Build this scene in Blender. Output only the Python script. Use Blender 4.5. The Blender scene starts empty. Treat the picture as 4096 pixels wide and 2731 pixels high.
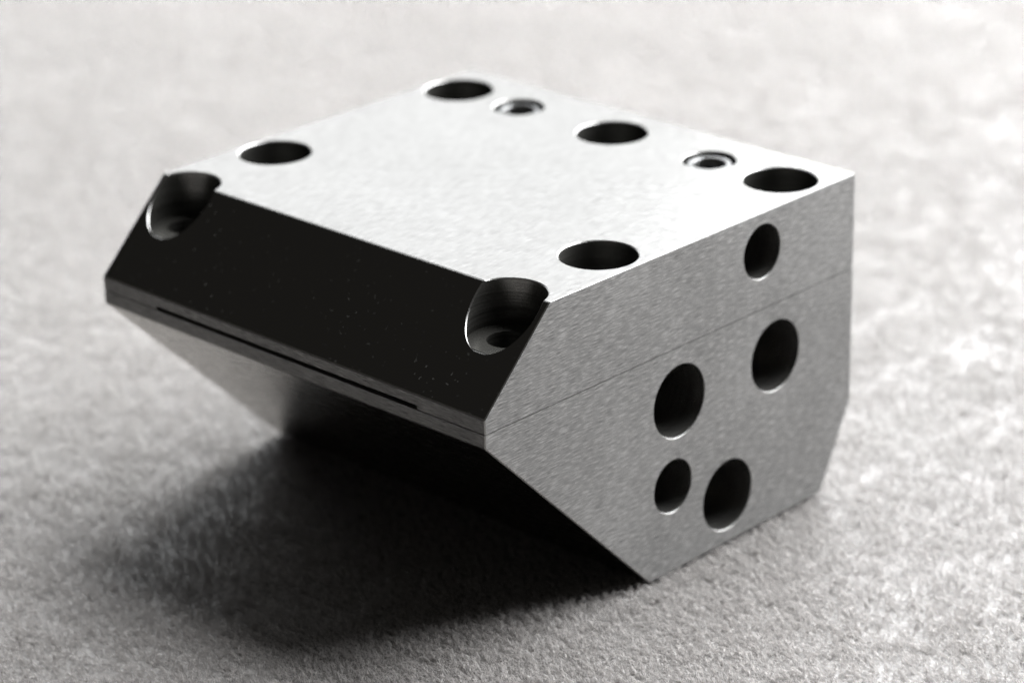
import bpy, bmesh, math, random
import numpy as np
from mathutils import Vector, Matrix, Euler

K = 0.08                      # metres per design unit (the block is 80 mm long and deep)
scene = bpy.context.scene
COL = scene.collection
random.seed(4); rng = np.random.default_rng(4)

# ------------------------------------------------------------------ camera
cam_data = bpy.data.cameras.new('camera')
cam = bpy.data.objects.new('camera', cam_data); COL.objects.link(cam)
cam.location = Vector((3.0817, -3.1014, 2.45)) * K
cam.rotation_euler = Euler((1.1708, 0.0224, 0.7616), 'XYZ')
cam_data.sensor_width = 36.0
cam_data.lens = 101.776
cam_data.clip_start = 0.01
cam_data.clip_end = 50
cam_data.dof.use_dof = True
fwd = cam.rotation_euler.to_matrix() @ Vector((0, 0, -1))
cam_data.dof.focus_distance = (Vector((0.0, 0.10, 0.50)) * K - cam.location).dot(fwd)
cam_data.dof.aperture_fstop = 18.0
scene.camera = cam

# ------------------------------------------------------------------ world (dim room) and window light
world = bpy.data.worlds.new('World'); scene.world = world
world.use_nodes = True
bg = world.node_tree.nodes['Background']
bg.inputs['Color'].default_value = (1.0, 0.96, 0.90, 1)
bg.inputs['Strength'].default_value = 0.055

def area_lamp(name, az, el, dist, w, h, power, col, target=Vector((-0.5, 0.4, 0.2)) * K, spread=180):
    d = Vector((math.cos(el) * math.cos(az), math.cos(el) * math.sin(az), math.sin(el)))
    L = bpy.data.lights.new(name, 'AREA'); L.shape = 'RECTANGLE'; L.size = w; L.size_y = h
    L.energy = power; L.color = col; L.spread = math.radians(spread)
    o = bpy.data.objects.new(name, L); COL.objects.link(o)
    o.location = target + d * dist
    o.rotation_euler = (-d).to_track_quat('-Z', 'Y').to_euler()
    return o
R = math.radians
# big window behind the block, towards +y (upper right of the picture)
area_lamp('window_light', R(87), R(35), 1.1, 1.55, 1.5, 134, (0.97, 0.985, 1.0))
# second casement of the window, further left: mirrored in the top face
area_lamp('window_light', R(140), R(24), 1.5, 1.9, 1.1, 25, (0.945, 0.975, 1.0))

scene.view_settings.view_transform = 'Standard'
scene.view_settings.look = 'None'
scene.view_settings.exposure = 0.0
scene.view_settings.gamma = 1.0
scene.cycles.max_bounces = 8
scene.cycles.use_denoising = True
scene.cycles.denoising_prefilter = 'FAST'
scene.cycles.caustics_reflective = False
scene.cycles.caustics_refractive = False
scene.cycles.sample_clamp_indirect = 4.0

# ------------------------------------------------------------------ materials
def new_mat(name):
    m = bpy.data.materials.new(name); m.use_nodes = True
    nt = m.node_tree
    return m, nt, nt.nodes['Principled BSDF'], nt.nodes['Material Output']

def ramp(nt, src, p0, c0, p1, c1):
    r = nt.nodes.new('ShaderNodeValToRGB'); r.color_ramp.elements[0].position = p0; r.color_ramp.elements[1].position = p1
    r.color_ramp.elements[0].color = (c0, c0, c0, 1); r.color_ramp.elements[1].color = (c1, c1, c1, 1)
    nt.links.new(src, r.inputs['Fac']); return r.outputs['Color']

def tex(nt, scale3, nscale=1.0, detail=3, rough=0.6, coord='Object', rot=(0, 0, 0)):
    tc = nt.nodes.new('ShaderNodeTexCoord'); mp = nt.nodes.new('ShaderNodeMapping')
    mp.inputs['Scale'].default_value = scale3; mp.inputs['Rotation'].default_value = rot
    n = nt.nodes.new('ShaderNodeTexNoise'); n.inputs['Scale'].default_value = nscale
    n.inputs['Detail'].default_value = detail; n.inputs['Roughness'].default_value = rough
    nt.links.new(tc.outputs[coord], mp.inputs['Vector']); nt.links.new(mp.outputs[0], n.inputs['Vector'])
    return n.outputs['Fac']

def math_n(nt, op, a, b):
    n = nt.nodes.new('ShaderNodeMath'); n.operation = op
    for i, v in enumerate((a, b)):
        if isinstance(v, (int, float)): n.inputs[i].default_value = v
        else: nt.links.new(v, n.inputs[i])
    return n.outputs[0]

def metal(nt, out, color, rough, normal=None, diffuse=0.0, along=None, dcol=(.3, .295, .285, 1)):
    """machined metal: Beckmann reflection (ground surfaces have short highlight tails) and a little scatter"""
    g_ = nt.nodes.new('ShaderNodeBsdfAnisotropic'); g_.distribution = 'BECKMANN'
    d_ = nt.nodes.new('ShaderNodeBsdfDiffuse'); 
    m_ = nt.nodes.new('ShaderNodeMixShader'); m_.inputs[0].default_value = diffuse
    for sock, v in ((d_.inputs['Color'], dcol), (g_.inputs['Color'], color), (g_.inputs['Roughness'], rough)):
        if isinstance(v, (tuple, float)): sock.default_value = v
        else: nt.links.new(v, sock)
    if normal is not None:
        nt.links.new(normal, g_.inputs['Normal'])
    if along:                      # grinding direction: smooth along the scratches, rough across
        t_ = nt.nodes.new('ShaderNodeCombineXYZ'); t_.inputs['xyz'.index(along)].default_value = 1
        nt.links.new(t_.outputs[0], g_.inputs['Tangent']); g_.inputs['Anisotropy'].default_value = .08
    nt.links.new(g_.outputs[0], m_.inputs[1]); nt.links.new(d_.outputs[0], m_.inputs[2])
    nt.links.new(m_.outputs[0], out.inputs['Surface'])
    return m_

def ground_steel(name, axis, base=0.215, rough=0.21, diff=.36, streak=1.0, bump=0.05, scatter=None):
    """surface-ground steel: short bright and dark scratches running along one axis"""
    m, nt, b, out = new_mat(name)
    def s(long, short):
        v = [short, short, short]; v['xyz'.index(axis)] = long; return v
    fine = ramp(nt, tex(nt, s(800, 12000), 1, 2, .6), .34, 0, .66, 1)
    mid = ramp(nt, tex(nt, s(420, 6200), 1, 3, .65), .34, 0, .66, 1)
    fleck = tex(nt, s(480, 8500), 1.0, 1, .5)
    blotch = tex(nt, (60, 60, 60), 1, 4, .6)
    fl = ramp(nt, fleck, .58, 0, .72, 1)  # bright flecks: glints of the brush marks put into the colour
    c = math_n(nt, 'ADD', math_n(nt, 'MULTIPLY', fine, .11 * streak), base - .20 * streak - .03)
    c = math_n(nt, 'ADD', c, math_n(nt, 'MULTIPLY', mid, .17 * streak))
    c = math_n(nt, 'ADD', c, math_n(nt, 'MULTIPLY', blotch, .06))
    c = math_n(nt, 'ADD', c, math_n(nt, 'MULTIPLY', fl, .12 * streak))
    comb = nt.nodes.new('ShaderNodeCombineColor')
    for i in range(3):
        nt.links.new(math_n(nt, 'MULTIPLY', c, (1.0, .985, .965)[i]), comb.inputs[i])
    rr = math_n(nt, 'ADD', math_n(nt, 'MULTIPLY', mid, .06), rough - .03)
    bp = nt.nodes.new('ShaderNodeBump'); bp.inputs['Strength'].default_value = bump; bp.inputs['Distance'].default_value = 2.5e-5
    h = math_n(nt, 'ADD', math_n(nt, 'MULTIPLY', fine, .5), mid)
    h = math_n(nt, 'ADD', h, fl)
    nt.links.new(h, bp.inputs['Height'])
    dc = (.3, .295, .285, 1)
    if scatter:                    # satin finish: the grain shows in the scattered light too
        sc_ = nt.nodes.new('ShaderNodeVectorMath'); sc_.operation = 'SCALE'; sc_.inputs['Scale'].default_value = scatter
        nt.links.new(comb.outputs[0], sc_.inputs[0]); dc = sc_.outputs[0]
    metal(nt, out, comb.outputs[0], rr, bp.outputs[0], diff, axis, dc)
    return m

M_side = ground_steel('ground_steel_top', 'y', streak=.75)
M_end = ground_steel('ground_steel_end', 'y', base=.150, rough=.26, diff=.5, streak=.50, scatter=2.5)
M_nose = ground_steel('ground_steel_crosswise', 'x', base=.13, rough=.30, diff=.05, streak=.5)  # shade of the nose put into the colour, base darker than steel

# smooth ground chamfer with a few dust specks
M_cham, nt, b, out = new_mat('polished_steel')
dust_n = tex(nt, (1700, 1700, 1700), 1, 0, .5)
dust_m = tex(nt, (55, 55, 55), 1, 2, .5)
d = math_n(nt, 'MULTIPLY', ramp(nt, dust_n, .765, 0, .82, 1), ramp(nt, dust_m, .36, 0, .75, 1))
ms = metal(nt, out, (.16, .157, .15, 1), .22)
mixs = nt.nodes.new('ShaderNodeMixShader'); dif = nt.nodes.new('ShaderNodeBsdfDiffuse'); dif.inputs[0].default_value = (.09, .09, .085, 1)
nt.links.new(d, mixs.inputs[0]); nt.links.new(ms.outputs[0], mixs.inputs[1]); nt.links.new(dif.outputs[0], mixs.inputs[2])
nt.links.new(mixs.outputs[0], out.inputs['Surface'])

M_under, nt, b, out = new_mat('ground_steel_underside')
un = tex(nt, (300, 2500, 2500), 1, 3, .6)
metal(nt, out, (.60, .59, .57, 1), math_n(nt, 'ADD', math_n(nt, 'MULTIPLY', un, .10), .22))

def bore_mat(name, axis):
    m, nt, b, out = new_mat(name)
    v = [25, 25, 25]; v['xyz'.index(axis)] = 3200
    n = tex(nt, v, 1, 3, .7)
    bp = nt.nodes.new('ShaderNodeBump'); bp.inputs['Strength'].default_value = .35; bp.inputs['Distance'].default_value = 3e-5
    nt.links.new(n, bp.inputs['Height'])
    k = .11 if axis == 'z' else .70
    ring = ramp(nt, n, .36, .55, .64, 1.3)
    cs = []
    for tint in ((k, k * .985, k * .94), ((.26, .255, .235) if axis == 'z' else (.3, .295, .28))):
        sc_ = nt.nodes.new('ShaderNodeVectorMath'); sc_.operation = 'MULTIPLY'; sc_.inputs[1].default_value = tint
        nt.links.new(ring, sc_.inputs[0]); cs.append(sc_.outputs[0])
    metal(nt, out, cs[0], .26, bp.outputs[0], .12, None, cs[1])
    return m
M_borez = bore_mat('drilled_bore_vertical', 'z')
M_borex = bore_mat('drilled_bore_sideways', 'x')

M_edge, nt, b, out = new_mat('deburred_edge')
n = tex(nt, (1500, 1500, 1500), 1, 3, .6)
er = math_n(nt, 'ADD', math_n(nt, 'MULTIPLY', n, .3), .2)
bp = nt.nodes.new('ShaderNodeBump'); bp.inputs['Strength'].default_value = .5; bp.inputs['Distance'].default_value = 3e-5
nt.links.new(n, bp.inputs['Height'])
metal(nt, out, (.26, .257, .25, 1), er, bp.outputs[0], .1)

M_screw, nt, b, out = new_mat('screw_steel')
metal(nt, out, (.13, .13, .13, 1), .30, None, .05)

# fleece
M_cloth, nt, b, out = new_mat('fleece_backing')
cn = ramp(nt, tex(nt, (1, 1, 1), 2600, 3, .65), .36, 0, .66, 1)
cc = nt.nodes.new('ShaderNodeMixRGB'); cc.inputs[1].default_value = (.125, .119, .114, 1); cc.inputs[2].default_value = (.24, .230, .222, 1)
nt.links.new(cn, cc.inputs[0]); nt.links.new(cc.outputs[0], b.inputs['Base Color'])
b.inputs['Roughness'].default_value = .36
b.inputs['IOR'].default_value = 1.24
b.inputs['Sheen Weight'].default_value = .0
b.inputs['Sheen Roughness'].default_value = .35

M_pile, nt, b, out = new_mat('fleece_fibre')
fv = ramp(nt, tex(nt, (1, 1, 1), 2600, 2, .6), .38, 0, .66, 1)  # light and dark speckle: sparkle of the fibres put into their colour
fc = nt.nodes.new('ShaderNodeMixRGB'); fc.inputs[1].default_value = (.26, .247, .238, 1); fc.inputs[2].default_value = (.70, .67, .65, 1)
nt.links.new(fv, fc.inputs[0]); nt.links.new(fc.outputs[0], b.inputs['Base Color'])
b.inputs['Roughness'].default_value = .15
b.inputs['IOR'].default_value = 1.7
tr = nt.nodes.new('ShaderNodeBsdfTranslucent')
tc2 = nt.nodes.new('ShaderNodeMixRGB'); tc2.inputs[1].default_value = (.62, .605, .595, 1); tc2.inputs[2].default_value = (.98, .96, .945, 1)
nt.links.new(fv, tc2.inputs[0]); nt.links.new(tc2.outputs[0], tr.inputs[0])
mx = nt.nodes.new('ShaderNodeMixShader'); mx.inputs[0].default_value = .5
nt.links.new(b.outputs[0], mx.inputs[1]); nt.links.new(tr.outputs[0], mx.inputs[2]); nt.links.new(mx.outputs[0], out.inputs['Surface'])

# ------------------------------------------------------------------ helpers
def link_mesh(name, me, mats, parent=None):
    o = bpy.data.objects.new(name, me); COL.objects.link(o)
    for m in mats:
        if m.name not in [x.name for x in me.materials]: me.materials.append(m)
    if parent: o.parent = parent
    return o

BLOCK_MATS = [M_side, M_nose, M_cham, M_borez, M_borex, M_edge, M_under, M_end]

def prism(profile, x0, x1):
    """(y, z) outline extruded along x, design units"""
    bm = bmesh.new()
    a = [bm.verts.new((x0, y, z)) for y, z in profile]; c = [bm.verts.new((x1, y, z)) for y, z in profile]
    n = len(profile)
    bm.faces.new(a); bm.faces.new(c[::-1])
    for i in range(n): bm.faces.new((a[i], c[i], c[(i + 1) % n], a[(i + 1) % n]))
    bmesh.ops.recalc_face_normals(bm, faces=bm.faces)
    return bm

def bore(axis, c, prof, seg=112, mat=3):
    """cutter turned about an axis: prof = [(distance along axis, radius)...]"""
    bm = bmesh.new(); rings = []
    for t, r in prof:
        ring = []
        for i in range(seg):
            a = 2 * math.pi * (i + .5) / seg
            if axis == 'z': p = (c[0] + r * math.cos(a), c[1] + r * math.sin(a), t)
            else: p = (t, c[0] + r * math.cos(a), c[1] + r * math.sin(a))
            ring.append(bm.verts.new(p))
        rings.append(ring)
    for A, B in zip(rings, rings[1:]):
        for i in range(seg): bm.faces.new((A[i], A[(i + 1) % seg], B[(i + 1) % seg], B[i]))
    bm.faces.new(rings[0][::-1]); bm.faces.new(rings[-1])
    for f in bm.faces: f.material_index = mat
    bmesh.ops.recalc_face_normals(bm, faces=bm.faces)
    return bm

def scaled(bm, name):
    for v in bm.verts: v.co *= K
    me = bpy.data.meshes.new(name); bm.to_mesh(me); bm.free()
    return me

def carve(name, body, cutters, parent, bevel=.0040):
    me = scaled(body, name); o = link_mesh(name, me, BLOCK_MATS, parent)
    tmp = []
    for c in cutters:
        cm = scaled(c, 'cutter'); co = link_mesh('cutter', cm, BLOCK_MATS); tmp.append(co)
        md = o.modifiers.new('b', 'BOOLEAN'); md.object = co; md.operation = 'DIFFERENCE'; md.solver = 'EXACT'
        try: md.material_mode = 'INDEX'
        except Exception: pass
    bpy.context.view_layer.update()
    dg = bpy.context.evaluated_depsgraph_get()
    mid = bpy.data.meshes.new_from_object(o.evaluated_get(dg))
    o.modifiers.clear(); o.data = mid
    # how far each kind of edge is broken (deburred bores most, the seam hardly)
    bm = bmesh.new(); bm.from_mesh(mid); bm.edges.ensure_lookup_table()
    wl = bm.edges.layers.float.new('bevel_weight_edge')
    for e in bm.edges:
        if len(e.link_faces) != 2 or e.calc_face_angle(0) < math.radians(28): continue
        m0, m1 = (f.material_index for f in e.link_faces)
        za = (e.verts[0].co.z + e.verts[1].co.z) / 2 / K
        if abs(za - ZS) < .006: w = 0.
        elif m0 < 3 and m1 < 3: w = .30                      # outline of the plates
        elif m0 >= 3 and m1 >= 3: w = .0                     # where bores meet each other
        elif za > H - .001: w = .32
        elif m0 == 4 or m1 == 4: w = .10
        else: w = .36
        if abs(za - FL) < .001: w = 0.
        e[wl] = w
    bm.to_mesh(mid); bm.free()
    bv = o.modifiers.new('v', 'BEVEL'); bv.width = .0060 * K; bv.segments = 1; bv.limit_method = 'WEIGHT'
    bv.material = 5; bv.use_clamp_overlap = False; bv.miter_outer = 'MITER_SHARP'
    bpy.context.view_layer.update()
    dg = bpy.context.evaluated_depsgraph_get()
    new = bpy.data.meshes.new_from_object(o.evaluated_get(dg))
    o.modifiers.clear(); o.data = new; new.name = name
    for t in tmp:
        m_ = t.data; bpy.data.objects.remove(t); bpy.data.meshes.remove(m_)
    # material by the plane a face lies in
    for p in new.polygons:
        if p.material_index in (0, 1, 2, 6, 7):
            n = p.normal
            if n.y < -.95: p.material_index = 1
            elif abs(n.x) < .02 and n.y < -.4: p.material_index = 2 if n.z > 0 else 6
            elif abs(n.x) > .9: p.material_index = 7
            else: p.material_index = 0
        p.use_smooth = p.material_index in (3, 4, 5)
    new.set_sharp_from_angle(angle=math.radians(15))
    return o

# ------------------------------------------------------------------ the cloth the block stands on
u_dir = np.array([math.cos(0.7616 + math.pi / 2), math.sin(0.7616 + math.pi / 2)])   # away from the camera
v_dir = np.array([u_dir[1], -u_dir[0]])                                              # to the right
NAP = math.radians(190)            # the way the pile lies

def lump(x, y):
    """soft unevenness of the pile, metres in, metres out"""
    h = 0
    for (kx, ky, p, a) in LUMPS: h = h + a * np.sin(kx * x + ky * y + p)
    return h
LUMPS = []
for i in range(26):
    wl = 10 ** rng.uniform(math.log10(.009), math.log10(.12)); an = rng.uniform(0, 2 * math.pi)
    LUMPS.append((2 * math.pi / wl * math.cos(an), 2 * math.pi / wl * math.sin(an), rng.uniform(0, 6.28), wl * .0010))
PILE = .0008                       # pile height; fibre tips end at about z = 0
def base_z(x, y):
    return -PILE * .85 + lump(x, y) * .8 - .0002

def band_noise(n, px, lam, aniso, seed):
    """periodic noise sheet: n x n samples, px metres each, bumps about lam long and lam/aniso wide along x"""
    r = np.random.default_rng(seed)
    w = np.fft.rfft2(r.standard_normal((n, n)).astype(np.float32))
    kx = np.fft.rfftfreq(n, px)[None, :]; ky = np.fft.fftfreq(n, px)[:, None]
    k = np.sqrt((kx * lam * 1.0) ** 2 + (ky * lam / aniso) ** 2)
    f = np.exp(-((k - 1) / .45) ** 2)
    h = np.fft.irfft2(w * f, s=(n, n)); return (h / h.std()).astype(np.float32)

def sample(img, px, X, Y):
    n = img.shape[0]; a = X / px; b_ = Y / px
    i = np.floor(a).astype(int); j = np.floor(b_).astype(int); fa = a - i; fb = b_ - j
    g_ = lambda p, q: img[q % n, p % n]
    return (g_(i, j) * (1 - fa) + g_(i + 1, j) * fa) * (1 - fb) + (g_(i, j + 1) * (1 - fa) + g_(i + 1, j + 1) * fa) * fb

def cloth():
    NPX = 1.1e-4; n1 = band_noise(2048, NPX, .00092, 2.2, 1); n2 = band_noise(2048, NPX, .00062, 1.5, 2); n3 = band_noise(1024, NPX * 4, .006, 1.6, 3)
    nu, nv = 1040, 960
    d = np.concatenate([np.full(500, .00022), .00022 * 1.0036 ** np.arange(nu - 500)])
    us = -.075 + np.concatenate([[0], np.cumsum(d)])[:nu]
    pre = -.075 - np.geomspace(2.0, .004, 24); post = us[-1] + np.geomspace(.004, 2.5, 30)
    us = np.concatenate([pre, us, post]); nu = len(us)
    s = np.linspace(-1, 1, nv - 60); ext = np.geomspace(.01, 12, 30)
    s = np.concatenate([-1 - ext[::-1], s, 1 + ext]); nv = len(s)
    half = np.clip(.095 + .30 * (us + .075), .09, .6)
    U = np.repeat(us[:, None], nv, 1); V = s[None, :] * half[:, None]
    X = U * u_dir[0] + V * v_dir[0]; Y = U * u_dir[1] + V * v_dir[1]
    c_, s_ = math.cos(NAP), math.sin(NAP)
    P = X * c_ + Y * s_; Q = -X * s_ + Y * c_
    h = 1.0 * np.abs(sample(n1, NPX, P, Q)) ** .8 + .55 * np.abs(sample(n2, NPX, P + .013, Q)) + .10 * sample(n3, NPX * 4, P, Q)
    fade = 1 - .72 * np.clip((U - .02) / .16, 0, 1)      # the cloth lies flatter further back
    Z = base_z(X, Y) - .00012 + .000095 * fade * (h - 1.2)
    co = np.stack([X, Y, Z], -1).reshape(-1, 3).astype(np.float32)
    i, j = np.meshgrid(np.arange(nu - 1), np.arange(nv - 1), indexing='ij')
    a = (i * nv + j).ravel(); q = np.stack([a, a + nv, a + nv + 1, a + 1], 1).astype(np.int32)
    me = bpy.data.meshes.new('cloth'); me.vertices.add(len(co)); me.vertices.foreach_set('co', co.ravel())
    me.loops.add(q.size); me.loops.foreach_set('vertex_index', q.ravel())
    me.polygons.add(len(q)); me.polygons.foreach_set('loop_start', np.arange(0, q.size, 4, dtype=np.int32))
    me.polygons.foreach_set('use_smooth', np.ones(len(q), dtype=bool)); me.update(calc_edges=True)
    if me.polygons[0].normal.z < 0: me.flip_normals()
    o = link_mesh('cloth', me, [M_cloth]); o['kind'] = 'structure'
cloth()

# fibre patches, planted over everything the camera can see
PS = .010
def fibre_patch(name, seed):
    r = np.random.default_rng(seed)
    V = []; F = []; nclump = 169; seg = 4
    for c in range(nclump):
        cx = ((c % 13) + r.uniform(-.35, 1.35)) / 13 * PS - PS * .5
        cy = ((c // 13) + r.uniform(-.35, 1.35)) / 13 * PS - PS * .5
        lean = r.normal(0, .38); tw = r.normal(0, .35)
        hgt = PILE * r.uniform(.55, 1.25); ln = r.uniform(.3, 1.1) * PILE * 1.2
        tip = np.array([cx + ln * math.cos(lean), cy + ln * math.sin(lean), hgt])
        for k in range(int(r.integers(2, 5))):
            root = np.array([cx, cy, 0]) + np.append(r.normal(0, .00022, 2), 0)
            end = tip + r.normal(0, .00016, 3)
            curl = r.normal(0, .00028, 3); rad = r.uniform(.000022, .000045)
            p1 = root + np.array([0, 0, hgt * .7]) + curl
            pts = []
            for q in range(seg + 1):
                t = q / seg; p = (1 - t) ** 2 * root + 2 * t * (1 - t) * p1 + t * t * end
                if q == seg: p[2] -= rad * 4
                pts.append(p)
            for q, p in enumerate(pts):
                d = pts[min(q + 1, seg)] - pts[max(q - 1, 0)]; d /= np.linalg.norm(d) + 1e-12
                s_ = np.cross(d, [.3, .2, .93]); s_ /= np.linalg.norm(s_) + 1e-12; n_ = np.cross(d, s_)
                rr = rad * (1 - .5 * (q / seg) ** 2)
                for a in (0, 2.094, 4.189): V.append(p + rr * (math.cos(a) * s_ + math.sin(a) * n_))
            b0 = len(V) - 3 * (seg + 1)
            for q in range(seg):
                for a in range(3):
                    F.append((b0 + q * 3 + a, b0 + q * 3 + (a + 1) % 3, b0 + q * 3 + 3 + (a + 1) % 3, b0 + q * 3 + 3 + a))
    me = bpy.data.meshes.new(name); me.from_pydata([tuple(v) for v in V], [], F)
    me.polygons.foreach_set('use_smooth', [True] * len(F)); me.materials.append(M_pile); me.update()
    return bpy.data.objects.new(name, me)
patches = [fibre_patch('fibre_patch', 11 + i) for i in range(4)]

def pile():
    step = PS * .78
    pts = []; rot = []; idx = []; scl = []
    for iu in range(-12, 66):
        for iv in range(-30, 31):
            u = iu * step; v = iv * step
            if abs(v) > .085 + .30 * (u + .12): continue
            x, y = u * u_dir + v * v_dir + rng.uniform(-.0012, .0012, 2)
            pts.append((x, y)); rot.append(NAP + rng.normal(0, .22)); idx.append(int(rng.integers(0, 4))); scl.append(rng.uniform(.95, 1.1))
    P = np.array(pts); z = base_z(P[:, 0], P[:, 1]) - .00005
    me = bpy.data.meshes.new('fleece_pile'); me.from_pydata([(a, b, c) for (a, b), c in zip(pts, z)], [], [])
    for nm, ty, val in (('rotz', 'FLOAT', rot), ('pick', 'INT', idx), ('sc', 'FLOAT', scl)):
        at = me.attributes.new(nm, ty, 'POINT'); at.data.foreach_set('value', val)
    o = link_mesh('fleece_pile', me, [M_pile]); o['kind'] = 'stuff'
    o['label'] = 'short curly off-white fibres of the fleece cloth under the metal block'
    o['category'] = 'fleece'
    ng = bpy.data.node_groups.new('planting', 'GeometryNodeTree')
    ng.interface.new_socket('Geometry', in_out='INPUT', socket_type='NodeSocketGeometry')
    ng.interface.new_socket('Geometry', in_out='OUTPUT', socket_type='NodeSocketGeometry')
    N = ng.nodes; gi = N.new('NodeGroupInput'); go = N.new('NodeGroupOutput')
    g2i = N.new('GeometryNodeGeometryToInstance')
    for p in patches[::-1]:
        oi = N.new('GeometryNodeObjectInfo'); oi.inputs['Object'].default_value = p
        ng.links.new(oi.outputs['Geometry'], g2i.inputs[0])
    iop = N.new('GeometryNodeInstanceOnPoints')
    ng.links.new(gi.outputs[0], iop.inputs['Points']); ng.links.new(g2i.outputs[0], iop.inputs['Instance'])
    iop.inputs['Pick Instance'].default_value = True
    def named(n, t):
        a = N.new('GeometryNodeInputNamedAttribute'); a.data_type = t; a.inputs['Name'].default_value = n; return a
    ng.links.new(named('pick', 'INT').outputs['Attribute'], iop.inputs['Instance Index'])
    cb = N.new('ShaderNodeCombineXYZ'); ng.links.new(named('rotz', 'FLOAT').outputs['Attribute'], cb.inputs[2])
    ng.links.new(cb.outputs[0], iop.inputs['Rotation'])
    ng.links.new(named('sc', 'FLOAT').outputs['Attribute'], iop.inputs['Scale'])
    ng.links.new(iop.outputs[0], go.inputs[0])
    md = o.modifiers.new('planting', 'NODES'); md.node_group = ng
pile()

# ------------------------------------------------------------------ the machined block
root = bpy.data.objects.new('machined_block', None); COL.objects.link(root)
root.location = (0, 0, -.00035)
root['label'] = 'ground steel block of two plates with round bores and a slotted nose, standing on fleece'
root['category'] = 'metal block'

H = .6266; Y0 = .1626; Z2 = .1647; Y3 = .9143; Y4 = .4120; Z5 = .4115; Z6 = .4655; ZS = .4378
g = .0009
upper = prism([(0, ZS + g), (1, ZS + g), (1, H), (Y0, H), (0, Z6)], -1, 0)
lower = prism([(0, ZS - g), (0, Z5), (Y4, 0), (Y3, 0), (1, Z2), (1, ZS - g)], -1, 0)

RB, RS = .0705, .0370
top_holes = [(-.0845, .3783), (-.9235, .3783), (-.0845, .8825), (-.504, .8825), (-.9235, .8825), (-.0835, .1460), (-.9220, .1460)]
FL = .5370
cut_u = []
for (x, y) in top_holes:
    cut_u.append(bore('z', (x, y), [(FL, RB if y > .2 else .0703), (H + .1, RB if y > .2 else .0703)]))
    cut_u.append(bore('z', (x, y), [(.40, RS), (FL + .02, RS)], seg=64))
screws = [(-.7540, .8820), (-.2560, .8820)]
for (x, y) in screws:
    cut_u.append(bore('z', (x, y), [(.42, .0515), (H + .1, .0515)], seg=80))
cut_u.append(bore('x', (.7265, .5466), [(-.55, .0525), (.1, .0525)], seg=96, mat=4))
slotbox = prism([(-.1, ZS - .0042), (.30, ZS - .0042), (.30, ZS + .0038), (-.1, ZS + .0038)], -.8454, -.1603)
slotbox2 = slotbox.copy()
for f in slotbox.faces: f.material_index = 4
for f in slotbox2.faces: f.material_index = 4
cut_u.append(slotbox)
up = carve('upper_plate', upper, cut_u, root)

cut_l = [slotbox2]
for (x, y) in top_holes:
    cut_l.append(bore('z', (x, y), [(.36 if y < .2 else .22, .030), (ZS + .1, .030)], seg=64))
for (y, z, r, d) in ((.7688, .3281, .0702, .48), (.4962, .3285, .0702, .52), (.6328, .0925, .0700, .50)):
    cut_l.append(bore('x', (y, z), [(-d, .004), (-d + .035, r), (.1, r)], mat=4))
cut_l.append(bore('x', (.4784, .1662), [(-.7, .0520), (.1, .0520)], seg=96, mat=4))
lo = carve('lower_plate', lower, cut_l, root)

# hollow set screws sunk in the two smaller top holes
prof = [(.0000, -.25), (.0260, -.25), (.0270, -.020), (.0315, -.0085), (.0335, -.0065), (.0415, -.0065), (.0435, -.0085), (.0440, -.0200), (.0500, -.0210), (.0502, -.09)]
def screw_mesh():
    bm = bmesh.new(); seg = 72; rings = []
    for r, z in prof:
        if r == 0: rings.append([bm.verts.new((0, 0, z * K))]); continue
        rings.append([bm.verts.new((r * K * math.cos(2 * math.pi * i / seg), r * K * math.sin(2 * math.pi * i / seg), z * K)) for i in range(seg)])
    for A, B in zip(rings, rings[1:]):
        for i in range(seg):
            j = (i + 1) % seg
            if len(A) == 1: bm.faces.new((A[0], B[i], B[j]))
            else: bm.faces.new((A[i], B[i], B[j], A[j]))
    bmesh.ops.recalc_face_normals(bm, faces=bm.faces)
    me = bpy.data.meshes.new('set_screw'); bm.to_mesh(me); bm.free()
    for p in me.polygons: p.use_smooth = True
    me.set_sharp_from_angle(angle=math.radians(14)); me.materials.append(M_screw)
    return me
sm = screw_mesh()
for x, y in screws:
    s = bpy.data.objects.new('set_screw', sm); COL.objects.link(s); s.parent = root
    s.location = Vector((x, y, H)) * K
